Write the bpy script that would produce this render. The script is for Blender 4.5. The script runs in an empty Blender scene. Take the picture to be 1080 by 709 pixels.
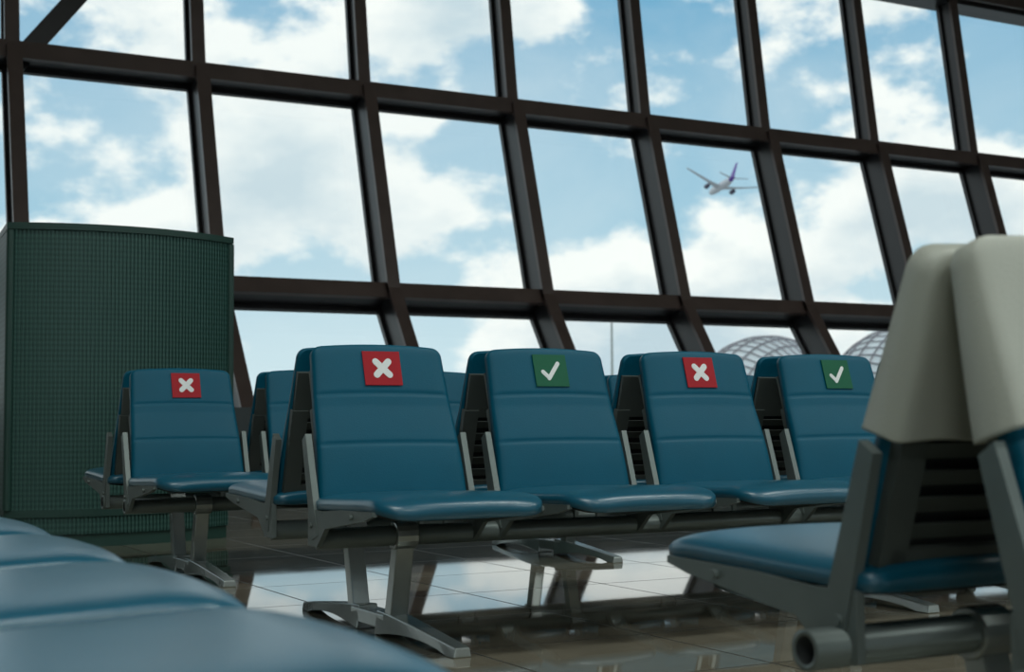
import bpy, bmesh, math, random
from mathutils import Vector, Matrix, Euler
random.seed(4)
S=bpy.context.scene
try:
    S.view_settings.view_transform='Standard'; S.view_settings.look='None'
except Exception: pass
COL=S.collection

# ---------------------------------------------------------------- materials
def nodes(m):
    m.use_nodes=True
    nt=m.node_tree
    return nt, nt.nodes, nt.links, nt.nodes['Principled BSDF']
def mat(name,col,rough=.5,metal=0.,var=.0,vscale=8.,bump=0.,bscale=200.,spec=.5,coat=0.):
    m=bpy.data.materials.new(name); nt,N,L,b=nodes(m)
    b.inputs['Base Color'].default_value=(*col,1); b.inputs['Roughness'].default_value=rough
    b.inputs['Metallic'].default_value=metal; b.inputs['Specular IOR Level'].default_value=spec
    b.inputs['Coat Weight'].default_value=coat; b.inputs['Coat Roughness'].default_value=.28
    tc=N.new('ShaderNodeTexCoord')
    if var>0:
        n=N.new('ShaderNodeTexNoise'); n.inputs['Scale'].default_value=vscale; n.inputs['Detail'].default_value=5
        L.new(tc.outputs['Object'],n.inputs['Vector'])
        r=N.new('ShaderNodeMix'); r.data_type='RGBA'
        r.inputs['A'].default_value=(*[c*(1-var) for c in col],1); r.inputs['B'].default_value=(*[min(1,c*(1+var)) for c in col],1)
        L.new(n.outputs['Fac'],r.inputs['Factor']); L.new(r.outputs['Result'],b.inputs['Base Color'])
    if bump>0:
        n=N.new('ShaderNodeTexNoise'); n.inputs['Scale'].default_value=bscale; n.inputs['Detail'].default_value=2
        L.new(tc.outputs['Object'],n.inputs['Vector'])
        bp=N.new('ShaderNodeBump'); bp.inputs['Strength'].default_value=bump; bp.inputs['Distance'].default_value=.002
        L.new(n.outputs['Fac'],bp.inputs['Height']); L.new(bp.outputs['Normal'],b.inputs['Normal'])
    return m
M_vinyl=mat('blue_vinyl',(.0004,.108,.178),.44,0,.12,6,.25,260,.26)
M_vseat=mat('blue_vinyl_seat',(.0008,.114,.19),.34,0,.12,6,.2,260,.75,.5)
M_shell=mat('shell_plastic',(.085,.10,.092),.5,0,.1,10,.15,300)
M_dark=mat('dark_plastic',(.018,.022,.023),.6,0,.1,10)
M_metal=mat('painted_aluminium',(.20,.235,.225),.36,.4,.15,12)
M_steel=mat('brushed_steel',(.45,.49,.475),.24,.65,.15,14)
M_cover=mat('cream_leatherette',(.52,.53,.46),.5,0,.08,7,.3,220)
M_red=mat('sign_red',(.46,.004,.014),.45,0,.05,30,spec=.3)
M_green=mat('sign_green',(.003,.13,.06),.45,0,.05,30,spec=.3)
M_white=mat('sign_white',(.95,.96,.95),.45,0,.03,30)
M_frame=mat('bronze_frame',(.022,.020,.022),.38,0,.25,3)
M_frame2=mat('bronze_flange',(.085,.058,.051),.38,0,.35,3)
M_acdark=mat('unit_trim_green',(.018,.06,.048),.45,0,.15,5)
M_wall=mat('wall_paint',(.45,.48,.45),.7,0,.05,2)
M_sill=mat('parapet_paint',(.05,.065,.07),.6,0,.05,2)
M_ceil=mat('ceiling_panel',(.5,.52,.5),.7,0,.05,2)
M_plane=mat('aircraft_white',(.66,.67,.72),.4,0,.03,.3)
M_purple=mat('aircraft_purple',(.12,.02,.38),.4,0,.1,.3)
M_eng=mat('aircraft_engine',(.06,.06,.12),.4,0,.1,.3)
M_apron=mat('apron_concrete',(.36,.37,.36),.8,0,.15,.02)
M_fabric=mat('roof_fabric',(.82,.86,.86),.6,0,.15,.2)
M_lattice=mat('roof_steel',(.30,.28,.30),.5,0,.2,.3)

def floor_mat():
    m=bpy.data.materials.new('polished_tile'); nt,N,L,b=nodes(m)
    tc=N.new('ShaderNodeTexCoord'); br=N.new('ShaderNodeTexBrick')
    br.offset=0; br.squash=1
    for k,v in (('Scale',1.),('Mortar Size',.004),('Mortar Smooth',.1),('Bias',0.),('Brick Width',.6),('Row Height',.6)):
        br.inputs[k].default_value=v
    br.inputs['Color1'].default_value=(.26,.23,.17,1); br.inputs['Color2'].default_value=(.36,.32,.24,1)
    br.inputs['Mortar'].default_value=(.06,.055,.045,1)
    L.new(tc.outputs['Object'],br.inputs['Vector'])
    n=N.new('ShaderNodeTexNoise'); n.inputs['Scale'].default_value=5; n.inputs['Detail'].default_value=8; n.inputs['Distortion'].default_value=1.2
    L.new(tc.outputs['Object'],n.inputs['Vector'])
    mx=N.new('ShaderNodeMix'); mx.data_type='RGBA'; mx.blend_type='MULTIPLY'; mx.inputs['Factor'].default_value=.45
    L.new(br.outputs['Color'],mx.inputs['A']); L.new(n.outputs['Fac'],mx.inputs['B'])
    L.new(mx.outputs['Result'],b.inputs['Base Color'])
    mr=N.new('ShaderNodeMapRange'); mr.inputs['To Min'].default_value=.015; mr.inputs['To Max'].default_value=.05
    L.new(n.outputs['Fac'],mr.inputs['Value'])
    m2=N.new('ShaderNodeMix'); m2.data_type='FLOAT'; L.new(br.outputs['Fac'],m2.inputs['Factor']); L.new(mr.outputs['Result'],m2.inputs['A']); m2.inputs['B'].default_value=.5
    L.new(m2.outputs['Result'],b.inputs['Roughness'])
    b.inputs['Specular IOR Level'].default_value=.9
    b.inputs['Specular Tint'].default_value=(.90,1,.95,1)
    bp=N.new('ShaderNodeBump'); bp.inputs['Strength'].default_value=.25; bp.inputs['Distance'].default_value=.002; bp.invert=True
    L.new(br.outputs['Fac'],bp.inputs['Height']); L.new(bp.outputs['Normal'],b.inputs['Normal'])
    return m
M_floor=floor_mat()

def glass_mat():
    m=bpy.data.materials.new('window_glass'); m.use_nodes=True; nt=m.node_tree; N=nt.nodes; L=nt.links; N.clear()
    o=N.new('ShaderNodeOutputMaterial'); mx=N.new('ShaderNodeMixShader'); t=N.new('ShaderNodeBsdfTransparent'); g=N.new('ShaderNodeBsdfGlossy')
    t.inputs['Color'].default_value=(.96,.99,.99,1); g.inputs['Roughness'].default_value=.02
    mx.inputs[0].default_value=.05
    L.new(t.outputs[0],mx.inputs[1]); L.new(g.outputs[0],mx.inputs[2]); L.new(mx.outputs[0],o.inputs[0])
    return m
M_glass=glass_mat()

def grille_mat():
    m=bpy.data.materials.new('green_perforated_metal'); nt,N,L,b=nodes(m)
    tc=N.new('ShaderNodeTexCoord'); sp=N.new('ShaderNodeSeparateXYZ'); L.new(tc.outputs['Object'],sp.inputs[0])
    ma=N.new('ShaderNodeMath'); ma.operation='MULTIPLY'; ma.inputs[1].default_value=2*math.pi/.028
    L.new(sp.outputs['Z'],ma.inputs[0])
    si=N.new('ShaderNodeMath'); si.operation='SINE'; L.new(ma.outputs[0],si.inputs[0])
    mr=N.new('ShaderNodeMapRange'); mr.inputs['From Min'].default_value=-1; mr.inputs['From Max'].default_value=1
    L.new(si.outputs[0],mr.inputs['Value'])
    mx=N.new('ShaderNodeMix'); mx.data_type='RGBA'; mx.inputs['A'].default_value=(.024,.080,.068,1); mx.inputs['B'].default_value=(.047,.125,.107,1)
    L.new(mr.outputs['Result'],mx.inputs['Factor']); L.new(mx.outputs['Result'],b.inputs['Base Color'])
    b.inputs['Roughness'].default_value=.5
    return m
M_grille=grille_mat()

# ---------------------------------------------------------------- mesh helpers
def new_obj(name,bm,mats,parent=None,smooth=False,loc=None):
    bmesh.ops.recalc_face_normals(bm,faces=bm.faces)
    me=bpy.data.meshes.new(name); bm.to_mesh(me); bm.free()
    for m in mats: me.materials.append(m)
    if smooth:
        for p in me.polygons: p.use_smooth=True
    o=bpy.data.objects.new(name,me); COL.objects.link(o)
    if parent: o.parent=parent
    if loc: o.location=loc
    return o
def link(name,me,parent,mtx):
    o=bpy.data.objects.new(name,me); COL.objects.link(o); o.parent=parent; o.matrix_local=mtx
    return o
def empty(name,loc=(0,0,0),rz=0):
    e=bpy.data.objects.new(name,None); COL.objects.link(e); e.location=loc; e.rotation_euler=(0,0,rz); e.empty_display_size=.2
    return e
def bevel(o,w,seg=2):
    b=o.modifiers.new('bevel','BEVEL'); b.width=w; b.segments=seg; b.limit_method='ANGLE'; b.angle_limit=math.radians(40)
def obox(bm,O,A,B,C,mi=0):
    O,A,B,C=map(Vector,(O,A,B,C))
    v=[bm.verts.new(O+A*i+B*j+C*k) for i in (0,1) for j in (0,1) for k in (0,1)]
    for q in ((0,1,3,2),(4,6,7,5),(0,4,5,1),(2,3,7,6),(0,2,6,4),(1,5,7,3)):
        f=bm.faces.new([v[i] for i in q]); f.material_index=mi
def box(bm,a,b,mi=0):
    obox(bm,a,(b[0]-a[0],0,0),(0,b[1]-a[1],0),(0,0,b[2]-a[2]),mi)
def prism(bm,pts,x0,x1,mi=0):
    a=[bm.verts.new((x0,y,z)) for y,z in pts]; b=[bm.verts.new((x1,y,z)) for y,z in pts]
    n=len(pts)
    fs=[bm.faces.new(a),bm.faces.new(b[::-1])]
    for i in range(n): fs.append(bm.faces.new([a[i],b[i],b[(i+1)%n],a[(i+1)%n]]))
    for f in fs: f.material_index=mi
def slab(bm,P,nu=24,nv=36,mi=0):
    us=[math.sin(-math.pi/2+math.pi*i/nu) for i in range(nu+1)]
    us=[.5*u+.5*(2*i/nu-1) for i,u in enumerate(us)]
    vs=[.5*(.5-.5*math.cos(math.pi*j/nv))+.5*j/nv for j in range(nv+1)]
    g=[[[bm.verts.new(P(u,v,s)) for u in us] for v in vs] for s in (0,1)]
    fs=[]
    for s in (0,1):
        for j in range(nv):
            for i in range(nu):
                fs.append(bm.faces.new([g[s][j][i],g[s][j][i+1],g[s][j+1][i+1],g[s][j+1][i]]))
    for i in range(nu):
        fs.append(bm.faces.new([g[0][0][i],g[0][0][i+1],g[1][0][i+1],g[1][0][i]]))
        fs.append(bm.faces.new([g[0][nv][i],g[0][nv][i+1],g[1][nv][i+1],g[1][nv][i]]))
    for j in range(nv):
        fs.append(bm.faces.new([g[0][j][0],g[0][j+1][0],g[1][j+1][0],g[1][j][0]]))
        fs.append(bm.faces.new([g[0][j][nu],g[0][j+1][nu],g[1][j+1][nu],g[1][j][nu]]))
    for f in fs: f.material_index=mi

# ---------------------------------------------------------------- bench unit meshes (local: x along row, front bank faces -y)
PITCH=.59
BY,BZ=-.225,.405
BL=.490
AL=math.radians(16.8)
SV=Vector((0,math.sin(AL),math.cos(AL))); NV=Vector((0,math.cos(AL),-math.sin(AL)))
def back_pt(x,s,n): return Vector((x,BY,BZ))+SV*s+NV*n
def hw(s):
    return .238-.026*(s/BL)
def rc(w,d,r):
    if d<r: return w-(r-math.sqrt(max(0,r*r-(r-d)**2)))
    return w
def pad_P(u,v,side):
    s=v*BL
    w=rc(hw(s),BL-s,.030); w=rc(w,s,.02)
    crown=.006*(1-u*u)*v
    x=u*w
    q=max(0,(1-abs(u)**12)*(1-abs(2*v-1)**24))**.5
    lumb=.012*math.sin(math.pi*min(1,v/.6))*(1 if v<.6 else 0)
    groove=0
    for sv in (.36,.68):
        groove+=.005*math.exp(-((v-sv)/.008)**2)
    if side==0: n=.012-.012*q-lumb*.8+groove*q + .006*u*u
    else: n=.038
    return back_pt(x,s+crown,n)
bm=bmesh.new(); slab(bm,pad_P,28,100)
t=new_obj('tmp',bm,[M_vinyl],smooth=True); ME_pad=t.data; bpy.data.objects.remove(t)

bm=bmesh.new()
def bbox(x0,x1,s0,s1,n0,n1,mi=0):
    obox(bm,back_pt(x0,s0,n0),(x1-x0,0,0),SV*(s1-s0),NV*(n1-n0),mi)
bbox(-.215,.215,.045,.42,.036,.043,1)
bbox(-.222,-.170,.03,.30,.038,.060); bbox(.170,.222,.03,.30,.038,.060)
bbox(-.215,.215,.275,.42,.038,.054)
bbox(-.20,.20,.03,.06,.038,.060)
for i in range(5):
    s=.073+i*.041
    obox(bm,back_pt(-.172,s,.044),(.344,0,0),SV*.026+NV*.010,NV*.006,0)
t=new_obj('tmp',bm,[M_shell,M_dark]); ME_shell=t.data; bpy.data.objects.remove(t)

def cover_P(u,v,side):
    s0,s1=.228,BL+.014
    s=s0+(s1-s0)*v
    w=rc(hw(s)+.010,s1-s,.038); flare=.010*(1-v)
    x=u*(w+flare*.6)
    q=max(0,(1-abs(u)**12)*(1-max(0,v)**24))**.5
    wr=.003*math.sin(u*9+v*3)*(1-v)
    if side==0: n=.004-.012*q-.010*(1-v)**2+wr
    else: n=.054+.014*q+.010*(1-v)**2-wr-.012*v*v
    return back_pt(x,s+.006*(1-u*u)*v-.006*(1-v)*math.cos(u*5),n)
bm=bmesh.new(); slab(bm,cover_P,24,36)
t=new_obj('tmp',bm,[M_cover],smooth=True); ME_cover=t.data; bpy.data.objects.remove(t)

def seat_P(u,v,side):
    y=-.135-.56*v
    w=rc(.252,(1-v)*.56,.085); w=rc(w,v*.56,.03)
    base=.424+.020*v
    if v>.78: base-=.026*((v-.78)/.22)**2
    q=max(0,(1-abs(u)**8)*(1-abs(2*v-1)**18))**.5
    if side==0: z=base+.010*(1-abs(u)**2.5)-.014*(1-q)
    else: z=base-.036-.004*q
    return Vector((u*w,y,z))
bm=bmesh.new(); slab(bm,seat_P,28,40)
t=new_obj('tmp',bm,[M_vseat],smooth=True); ME_seat=t.data; bpy.data.objects.remove(t)
def pan_P(u,v,side):
    p=seat_P(u*.95,.14+.80*v,1)
    q=max(0,(1-abs(u)**4))
    if side==0: p.z+=.004
    else: p.z-=.006+.010*q*(1-v*.4)
    return p
bm=bmesh.new(); slab(bm,pan_P,20,24)
t=new_obj('tmp',bm,[M_dark],smooth=True); ME_pan=t.data; bpy.data.objects.remove(t)

bm=bmesh.new()
for sx in (-1,1):
    x0=sx*.243; x1=sx*.258
    arm=[(-.165,.285),(-.235,.285),(-.30,.340),(-.58,.378),(-.640,.392),(-.640,.404),(-.40,.398),(-.27,.388),(-.20,.39),(-.165,.39)]
    prism(bm,arm,x0,x1)
    a=back_pt(0,-.09,.004); b=back_pt(0,-.09,.058); c=back_pt(0,.205,.046); d=back_pt(0,.215,.014)
    prism(bm,[(a.y,a.z),(b.y,b.z),(c.y,c.z),(d.y,d.z)],x0-sx*.001,x1+sx*.003)
    for yy,zz in ((-.2,.345),(-.5,.384)):
        bmesh.ops.create_cone(bm,cap_ends=True,segments=10,radius1=.008,radius2=.008,depth=.010,matrix=Matrix.Translation((x1+sx*.004,yy,zz))@Matrix.Rotation(math.pi/2,4,'Y'))
t=new_obj('tmp',bm,[M_metal]); ME_brk=t.data; bpy.data.objects.remove(t)

def tube(bm,L,y,z,r=.030,ri=.021,n=24):
    rings=[]
    for x,rr in ((0,ri),(0,r),(L,r),(L,ri)):
        rings.append([bm.verts.new((x,y+rr*math.cos(2*math.pi*i/n),z+rr*math.sin(2*math.pi*i/n))) for i in range(n)])
    inner=[bm.verts.new((.15,y+ri*math.cos(2*math.pi*i/n),z+ri*math.sin(2*math.pi*i/n))) for i in range(n)]
    for k in range(3):
        for i in range(n): bm.faces.new([rings[k][i],rings[k][(i+1)%n],rings[k+1][(i+1)%n],rings[k+1][i]])
    for i in range(n): bm.faces.new([rings[0][i],inner[i],inner[(i+1)%n],rings[0][(i+1)%n]]).material_index=1
    bm.faces.new(inner).material_index=1
    bm.faces.new(rings[3]).material_index=1
def stand_mesh():
    bm=bmesh.new()
    for sy in (-1,1):
        pts=[(sy*.180,.30),(sy*.225,.30),(sy*.165,.045),(sy*.115,.045)]
        prism(bm,pts,-.028,.028)
        prism(bm,[(sy*.20+.042*math.cos(a),.305+.042*math.sin(a)) for a in [2*math.pi*i/16 for i in range(16)]],-.035,.035)
        N=10; vs=[]
        for i in range(N+1):
            t=i/N; y=sy*(.07+.52*t)
            zt=.075-.048*t**1.2; zb=.022*math.sin(math.pi*min(1,t*1.05)) if t<.9 else 0
            w=.040-.012*t
            vs.append([bm.verts.new(p) for p in ((-w,y,zb),(w,y,zb),(w*.8,y,zt),(-w*.8,y,zt))])
        for i in range(N):
            for k in range(4): bm.faces.new([vs[i][k],vs[i][(k+1)%4],vs[i+1][(k+1)%4],vs[i+1][k]])
        bm.faces.new(vs[0]); bm.faces.new(vs[-1])
    box(bm,(-.034,-.13,.02),(.034,.13,.065))
    t=new_obj('tmp',bm,[M_steel]); me=t.data; bpy.data.objects.remove(t); return me
ME_stand=stand_mesh()

def bench(x0,yc,n,stands,covers=False,rz=0,beam=-.02,shift=(.006,-.006)):
    e=empty('airport_bench',(x0,yc,0),rz)
    L=n*PITCH-.06
    bm=bmesh.new()
    for s in (-1,1): tube(bm,L+.06,s*.20,.305)
    b=new_obj('beam_tubes',bm,[M_metal,M_dark],e,False); b.location=(beam,0,0)
    for p in b.data.polygons: p.use_smooth=len(p.vertices)==4
    for i in range(n):
        for k in (0,1):
            xc=.245+i*PITCH
            rot=(Matrix.Rotation(math.pi,4,'Z') if k else Matrix.Identity(4))
            mt=Matrix.Translation((xc,0,0))@rot
            mb=Matrix.Translation((xc,shift[k],0))@rot
            link('backrest_pad',ME_pad,e,mb); link('backrest_shell',ME_shell,e,mb)
            link('seat_cushion',ME_seat,e,mt); link('seat_pan',ME_pan,e,mt)
            link('side_bracket',ME_brk,e,mb)
            if covers: link('headrest_cover',ME_cover,e,mb)
    for xs in stands:
        o=link('stand',ME_stand,e,Matrix.Translation((xs,0,0))); bevel(o,.004)
    return e
bA=bench(1.465,4.08,6,(.27,2.0,3.2),beam=0.0)
bB=bench(1.40,6.05,8,(.30,2.10,3.9))
bD=bench(1.43,1.42,4,(.28,1.9),covers=True,beam=-.075,shift=(.042,-.006))
bE=bench(-.145,1.03,5,(.45,2.4),rz=math.radians(90))

# ---------------------------------------------------------------- stickers
def bar(bm,cx,cz,L,W,ang,y0,y1,mi):
    n=6; pts=[]
    for s in (1,-1):
        for i in range(n+1):
            a=(-math.pi/2+math.pi*i/n)
            r=W*.5
            px=s*(L/2-r+r*math.cos(a)); pz=s*(r*math.sin(a))
            pts.append((px,pz))
    ca,sa=math.cos(ang),math.sin(ang)
    a=[bm.verts.new((cx+x*ca-z*sa,y0,cz+x*sa+z*ca)) for x,z in pts]
    b=[bm.verts.new((cx+x*ca-z*sa,y1,cz+x*sa+z*ca)) for x,z in pts]
    f=bm.faces.new(a); f.material_index=mi
    for i in range(len(a)):
        f=bm.faces.new([a[i],a[(i+1)%len(a)],b[(i+1)%len(a)],b[i]]); f.material_index=mi
def sticker(kind,bx,yc,i,dx=0):
    bm=bmesh.new(); W=.122; H=.108
    box(bm,(-W/2,-.0015,-H/2),(W/2,.0015,H/2),0)
    if kind=='x':
        bar(bm,0,0,.080,.021,math.radians(45),-.003,-.001,1); bar(bm,0,0,.080,.021,math.radians(-45),-.0031,-.001,1)
    else:
        bar(bm,.008,-.002,.078,.014,math.radians(52),-.003,-.001,1); bar(bm,-.023,-.013,.036,.014,math.radians(-45),-.0031,-.001,1)
    o=new_obj('no_sitting_sign' if kind=='x' else 'seat_allowed_sign',bm,[M_red if kind=='x' else M_green,M_white])
    p=back_pt(0,BL-.022-H/2,-.0035)
    o.location=(bx+.245+i*PITCH+dx,yc+p.y+.006,p.z); o.rotation_euler=(-AL,0,0)
    return o
for i,k in enumerate('xcxcxc'): sticker(k,1.465,4.08,i,.02 if i==3 else 0)
sticker('x',1.40,6.05,0,.012)

# ---------------------------------------------------------------- room shell
XL,XR=-14.,46.
prof=[(13.5,0.),(14.88,1.95),(15.61,4.46),(15.99,7.15)]
def plane_box(name,a,b,m):
    bm=bmesh.new(); box(bm,a,b); return new_obj(name,bm,[m])
plane_box('floor',(XL,-11.5,-.3),(XR,13.6,0),M_floor)
plane_box('ceiling',(XL,-13.9,8.6),(XR,16.2,8.8),M_ceil)
plane_box('wall_left',(XL-.3,-14,-.3),(XL,16.2,8.8),M_wall)
plane_box('wall_right',(XR,-14,-.3),(XR+.3,16.2,8.8),M_wall)
plane_box('wall_parapet',(XL,13.2,0),(XR,13.4,.80),M_sill)
MX=[8.35+1.98*k for k in range(-10,19)]
def facade(tag,sgn,yoff):
    def T(p): return Vector((p[0],yoff+sgn*p[1],p[2]))
    bm=bmesh.new()
    ks=prof+[(16.05,8.6)]
    for j in range(len(prof)-1):
        (y0,z0),(y1,z1)=ks[j],ks[j+1]
        t=Vector((0,y1-y0,z1-z0)); tn=t.normalized(); nin=Vector((0,-tn.z,tn.y))
        dp=(.40,.40,.26)[j]
        for x in MX:
            for (n0,n1,w,mi) in ((0,.06,.14,0),(.06,dp,.06,0),(dp,dp+.05,.15,1)):
                O=Vector((x-w/2,y0,z0))+nin*n0
                O2=T(O); t2=Vector((0,t.y*sgn,t.z)); c2=nin*(n1-n0); c2=Vector((0,c2.y*sgn,c2.z))
                obox(bm,O2,(w,0,0),t2,c2,mi)
        g=bmesh.new()
        for a,b in zip(MX[:-1],MX[1:]):
            O=Vector((a+.03,y0,z0))+nin*.03; O2=T(O)
            obox(g,O2,(b-a-.06,0,0),Vector((0,t.y*sgn,t.z)),Vector((0,nin.y*sgn,nin.z))*.012)
        new_obj('window_%d'%(j+1+(0 if tag=='front' else 3)),g,[M_glass])
    for j in range(1,len(prof)):
        (y0,z0),(y1,z1)=ks[j-1],ks[j]
        tn=Vector((0,y1-y0,z1-z0)).normalized()
        if j<len(prof)-1:
            y2,z2=ks[j+1]; tn=(tn+Vector((0,y2-y1,z2-z1)).normalized()).normalized()
        nin=Vector((0,-tn.z,tn.y))
        for (n0,n1,w,mi) in ((0,.06,.19,0),(.06,.34,.08,0),(.34,.40,.19,1)):
            O=Vector((XL,y1,z1))+nin*n0-tn*w/2; O2=T(O)
            c=nin*(n1-n0)
            obox(bm,O2,(XR-XL,0,0),Vector((0,tn.y*sgn,tn.z))*w,Vector((0,c.y*sgn,c.z)),mi)
    obox(bm,T((XL,13.3,0.)),(XR-XL,0,0),(0,.3*sgn,0),(0,0,.22),0)
    obox(bm,T((XL,15.7,7.05)),(XR-XL,0,0),(0,.45*sgn,0),(0,0,1.6),0)
    if tag=='front':
        d=Vector((1.95,.3,2.55)); obox(bm,(2.39,15.42,4.50),d,(.16,0,-.12),(0,.16,0),0)
    o=new_obj('window_frame',bm,[M_frame,M_frame2]); return o
facade('front',1,0.)
facade('back',-1,2.0)
plane_box('ground',(-2500,-2500,-5.4),(3500,4000,-5.2),M_apron)

# ---------------------------------------------------------------- air conditioning unit
def acunit():
    e=empty('air_conditioning_unit',(0,0,0))
    A=Vector((1.21,7.75)); B=Vector((2.45,7.86)); 
    C_=(A+B)/2; d=(B-A); Lc=d.length; dn=d.normalized(); nn=Vector((dn.y,-dn.x))
    sag=.17; R=(Lc*Lc/4+sag*sag)/(2*sag); cen=C_-nn*(R-sag); half=math.asin(Lc/2/R)
    a0=math.atan2(nn.y,nn.x)
    def pt(t,off): 
        a=a0-half+2*half*t
        return cen+Vector((math.cos(a),math.sin(a)))*(R+off)
    back=[B+Vector((-.05,.75)),A+Vector((.05,.75))]
    def column(name,z0,z1,rib,off,m):
        bm=bmesh.new(); nR=64
        pts=[]
        if rib:
            for i in range(nR):
                for f,o in ((0,0),(.5,0),(.5001,-.008),(.9999,-.008)):
                    pts.append(pt((i+f)/nR,off+o))
        else:
            for i in range(41): pts.append(pt(i/40,off))
        if (pts[0]-A).length>(pts[0]-B).length: pts=pts[::-1]
        pts+= [b for b in back]
        lo=[bm.verts.new((p.x,p.y,z0)) for p in pts]; hi=[bm.verts.new((p.x,p.y,z1)) for p in pts]
        k=len(pts)
        for i in range(k): bm.faces.new([lo[i],lo[(i+1)%k],hi[(i+1)%k],hi[i]])
        bm.faces.new(lo); bm.faces.new(hi)
        return new_obj(name,bm,[m],e)
    column('plinth',0,.07,False,-.03,M_acdark)
    column('lower_grille',.07,.16,True,-.01,M_grille)
    column('lower_rail',.16,.20,False,.0,M_acdark)
    column('fluted_casing',.20,1.665,True,0,M_grille)
    column('top_cap',1.665,1.70,False,.012,M_acdark)
    bm=bmesh.new()
    for t in (.012,.988):
        p=pt(t,.0)
        bmesh.ops.create_cone(bm,cap_ends=True,segments=12,radius1=.022,radius2=.022,depth=1.46,matrix=Matrix.Translation((p.x,p.y,.20+.73)))
    new_obj('edge_trim',bm,[M_acdark],e)
acunit()

# ---------------------------------------------------------------- airplane
def airplane():
    bm=bmesh.new(); n=20
    st=[(-32,.3,1.6),(-30,.9,1.4),(-24,1.8,.8),(-16,2.7,.2),(-8,2.9,0),(20,2.9,0),(26,2.6,-.1),(30,1.7,-.5),(32,.5,-.8)]
    rings=[]
    for y,r,z in st: rings.append([bm.verts.new((r*math.cos(2*math.pi*i/n),y,z+r*math.sin(2*math.pi*i/n))) for i in range(n)])
    for a,b in zip(rings[:-1],rings[1:]):
        for i in range(n):
            f=bm.faces.new([a[i],a[(i+1)%n],b[(i+1)%n],b[i]])
            if a is rings[0] or a is rings[1]: f.material_index=1
    bm.faces.new(rings[0]); bm.faces.new(rings[-1])
    def wing(root,mid,tip,mi):
        for s in (1,-1):
            prev=None
            for (x,yl,yt,z,th) in (root,mid,tip):
                c=[bm.verts.new((s*x,yl,z)),bm.verts.new((s*x,(yl*.6+yt*.4),z+th)),bm.verts.new((s*x,yt,z)),bm.verts.new((s*x,(yl*.6+yt*.4),z-th))]
                if prev:
                    for i in range(4): bm.faces.new([prev[i],prev[(i+1)%4],c[(i+1)%4],c[i]]).material_index=mi
                prev=c
            bm.faces.new(prev).material_index=mi
    wing((1.5,10,-5,-1.2,.9),(11,1,-7,.2,.6),(32,-12,-15.5,4.0,.2),0)
    wing((.8,-23,-28,1.3,.35),(5,-26,-29.5,1.8,.25),(11,-29,-32,2.4,.12),0)
    v=[bm.verts.new(p) for p in ((-.35,-20,2.2),(.35,-20,2.2),(.35,-30.5,1.8),(-.35,-30.5,1.8),(-.12,-29,12),(.12,-29,12),(.12,-33.5,12),(-.12,-33.5,12))]
    for q in ((0,1,2,3),(4,5,6,7),(0,1,5,4),(1,2,6,5),(2,3,7,6),(3,0,4,7)): bm.faces.new([v[i] for i in q]).material_index=1
    for s in (-1,1):
        x0=s*10
        rr=[(8.5,1.5),(7,1.9),(3,1.7),(0,1.1)]
        rg=[[bm.verts.new((x0+r*math.cos(2*math.pi*i/16),y,-1.7+r*math.sin(2*math.pi*i/16))) for i in range(16)] for y,r in rr]
        for a,b in zip(rg[:-1],rg[1:]):
            for i in range(16): bm.faces.new([a[i],a[(i+1)%16],b[(i+1)%16],b[i]]).material_index=2
        bm.faces.new(rg[0]).material_index=2; bm.faces.new(rg[-1]).material_index=2
        box(bm,(x0-.2,-1,-.6),(x0+.2,6,.3),0)
    o=new_obj('airplane',bm,[M_plane,M_purple,M_eng],smooth=False)
    o.location=(724,961,199); o.rotation_euler=(0,math.radians(12),math.radians(-21)); o.scale=(1.12,1.12,1.12)
airplane()

# ---------------------------------------------------------------- distant terminal roofs and mast
def roof(loc,rx,ry,rz,rot,skin):
    e=empty('terminal_roof',loc,rot)
    def P(i,j,k=1.0):
        a=math.pi*i/28; b=-math.pi/2+math.pi*j/16
        return Vector((k*rx*math.cos(a)*math.cos(b*.98),k*ry*math.sin(b),k*rz*math.sin(a)*math.cos(b*.98)))
    for nm,k,m in (('fabric_skin',.985,skin),('steel_lattice',1.0,M_lattice)):
        bm=bmesh.new()
        g=[[bm.verts.new(P(i,j,k)) for j in range(17)] for i in range(29)]
        for i in range(28):
            for j in range(16): bm.faces.new([g[i][j],g[i+1][j],g[i+1][j+1],g[i][j+1]])
        o=new_obj(nm,bm,[m],e)
        if nm=='steel_lattice':
            w=o.modifiers.new('w','WIREFRAME'); w.thickness=.30
    bm=bmesh.new(); box(bm,(-rx*.9,-ry*.8,-5.2),(rx*.9,ry*.8,.1)); new_obj('base_wall',bm,[M_wall],e)
roof((158,199,0),12,30,15.5,math.radians(-20),M_fabric)
roof((184,192,0),11,30,17.5,math.radians(-20),M_fabric)
bm=bmesh.new()
bmesh.ops.create_cone(bm,cap_ends=True,segments=10,radius1=.28,radius2=.14,depth=20.5,matrix=Matrix.Translation((0,0,10.25)))
for a in range(6):
    c,s=math.cos(a*math.pi/3),math.sin(a*math.pi/3)
    obox(bm,(c*.2-.1,s*.2-.1,20.1),(c*.8,s*.8,0),(-s*.25,c*.25,0),(0,0,.35))
new_obj('floodlight_mast',bm,[M_wall],loc=(107.7,169,-5.2))

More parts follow.
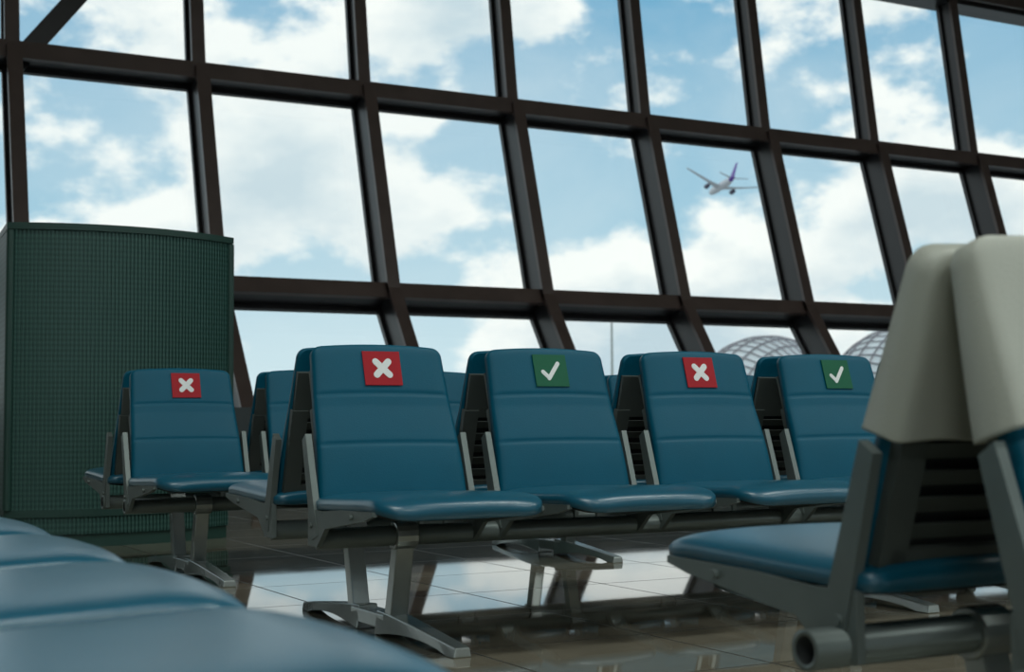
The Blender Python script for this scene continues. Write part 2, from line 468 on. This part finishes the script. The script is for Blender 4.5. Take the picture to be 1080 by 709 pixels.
# ---------------------------------------------------------------- world
W=bpy.data.worlds.new('sky'); S.world=W; W.use_nodes=True; nt=W.node_tree; N=nt.nodes; L=nt.links; N.clear()
o=N.new('ShaderNodeOutputWorld'); bg=N.new('ShaderNodeBackground'); L.new(bg.outputs[0],o.inputs[0])
tc=N.new('ShaderNodeTexCoord'); sp=N.new('ShaderNodeSeparateXYZ'); L.new(tc.outputs['Generated'],sp.inputs[0])
gr=N.new('ShaderNodeValToRGB'); L.new(sp.outputs['Z'],gr.inputs['Fac'])
cr=gr.color_ramp; cr.elements[0].position=0; cr.elements[0].color=(.68,.80,.83,1); cr.elements[1].position=.6; cr.elements[1].color=(.10,.27,.50,1)
e_=cr.elements.new(.12); e_.color=(.38,.59,.71,1); e_=cr.elements.new(.3); e_.color=(.165,.395,.59,1)
SC=(1,1,1.7)
def noise(loc,scale,detail,rough,dist=0):
    mp=N.new('ShaderNodeMapping'); mp.inputs['Scale'].default_value=SC; mp.inputs['Location'].default_value=loc
    L.new(tc.outputs['Generated'],mp.inputs['Vector'])
    n=N.new('ShaderNodeTexNoise'); n.inputs['Scale'].default_value=scale; n.inputs['Detail'].default_value=detail; n.inputs['Roughness'].default_value=rough; n.inputs['Distortion'].default_value=dist
    L.new(mp.outputs[0],n.inputs['Vector']); return n
n1=noise((.9,.4,.2),5.5,10,.55)
rp=N.new('ShaderNodeValToRGB'); L.new(n1.outputs['Fac'],rp.inputs['Fac'])
rp.color_ramp.elements[0].position=.425; rp.color_ramp.elements[1].position=.50
rp.color_ramp.interpolation='EASE'
n2=noise((.9,.4,.235),5.5,10,.55)
cc=N.new('ShaderNodeValToRGB'); L.new(n2.outputs['Fac'],cc.inputs['Fac'])
cc.color_ramp.elements[0].position=.47; cc.color_ramp.elements[0].color=(.98,.97,.93,1)
cc.color_ramp.elements[1].position=.66; cc.color_ramp.elements[1].color=(.54,.65,.71,1)
mx=N.new('ShaderNodeMix'); mx.data_type='RGBA'
L.new(rp.outputs['Color'],mx.inputs['Factor']); L.new(gr.outputs['Color'],mx.inputs['A']); L.new(cc.outputs['Color'],mx.inputs['B'])
n3=noise((.2,.7,.1),2.5,6,.6,.6)
rv=N.new('ShaderNodeMapRange'); rv.inputs['From Min'].default_value=.42; rv.inputs['From Max'].default_value=.75; rv.inputs['To Max'].default_value=.45
L.new(n3.outputs['Fac'],rv.inputs['Value'])
m3=N.new('ShaderNodeMix'); m3.data_type='RGBA'; L.new(rv.outputs['Result'],m3.inputs['Factor']); L.new(mx.outputs['Result'],m3.inputs['A']); m3.inputs['B'].default_value=(.78,.83,.84,1)
L.new(m3.outputs['Result'],bg.inputs['Color']); bg.inputs['Strength'].default_value=1.18

# ---------------------------------------------------------------- added interior fill lights below the ceiling, brightening the backrests; no real fixtures
for i,(x,y) in enumerate(((-4,-5),(3,-5),(10,-5),(17,-4),(0,1),(7,1),(14,1))):
    ld=bpy.data.lights.new('fill_light','AREA'); ld.shape='RECTANGLE'; ld.size=3.0; ld.size_y=1.0; ld.energy=165; ld.color=(.93,1,.96)
    lo=bpy.data.objects.new('fill_light',ld); COL.objects.link(lo); lo.location=(x,y,8.5)

# ---------------------------------------------------------------- camera
cd=bpy.data.cameras.new('camera'); cam=bpy.data.objects.new('camera',cd); COL.objects.link(cam); S.camera=cam
cd.lens=50; cd.sensor_width=36; cd.clip_end=6000; cd.clip_start=.05
yaw=math.atan2(.477,.879); p=math.radians(3.49); k=.007
R=Vector((math.cos(yaw),-math.sin(yaw),0)); F=Vector((math.sin(yaw)*math.cos(p),math.cos(yaw)*math.cos(p),math.sin(p)))
U=R.cross(F); R2=R*math.cos(k)-U*math.sin(k); U2=U*math.cos(k)+R*math.sin(k)
mw=Matrix((( R2.x,U2.x,-F.x,0),(R2.y,U2.y,-F.y,0),(R2.z,U2.z,-F.z,.635),(0,0,0,1)))
cam.matrix_world=mw
cd.dof.use_dof=True; cd.dof.focus_distance=4.8; cd.dof.aperture_fstop=5.0
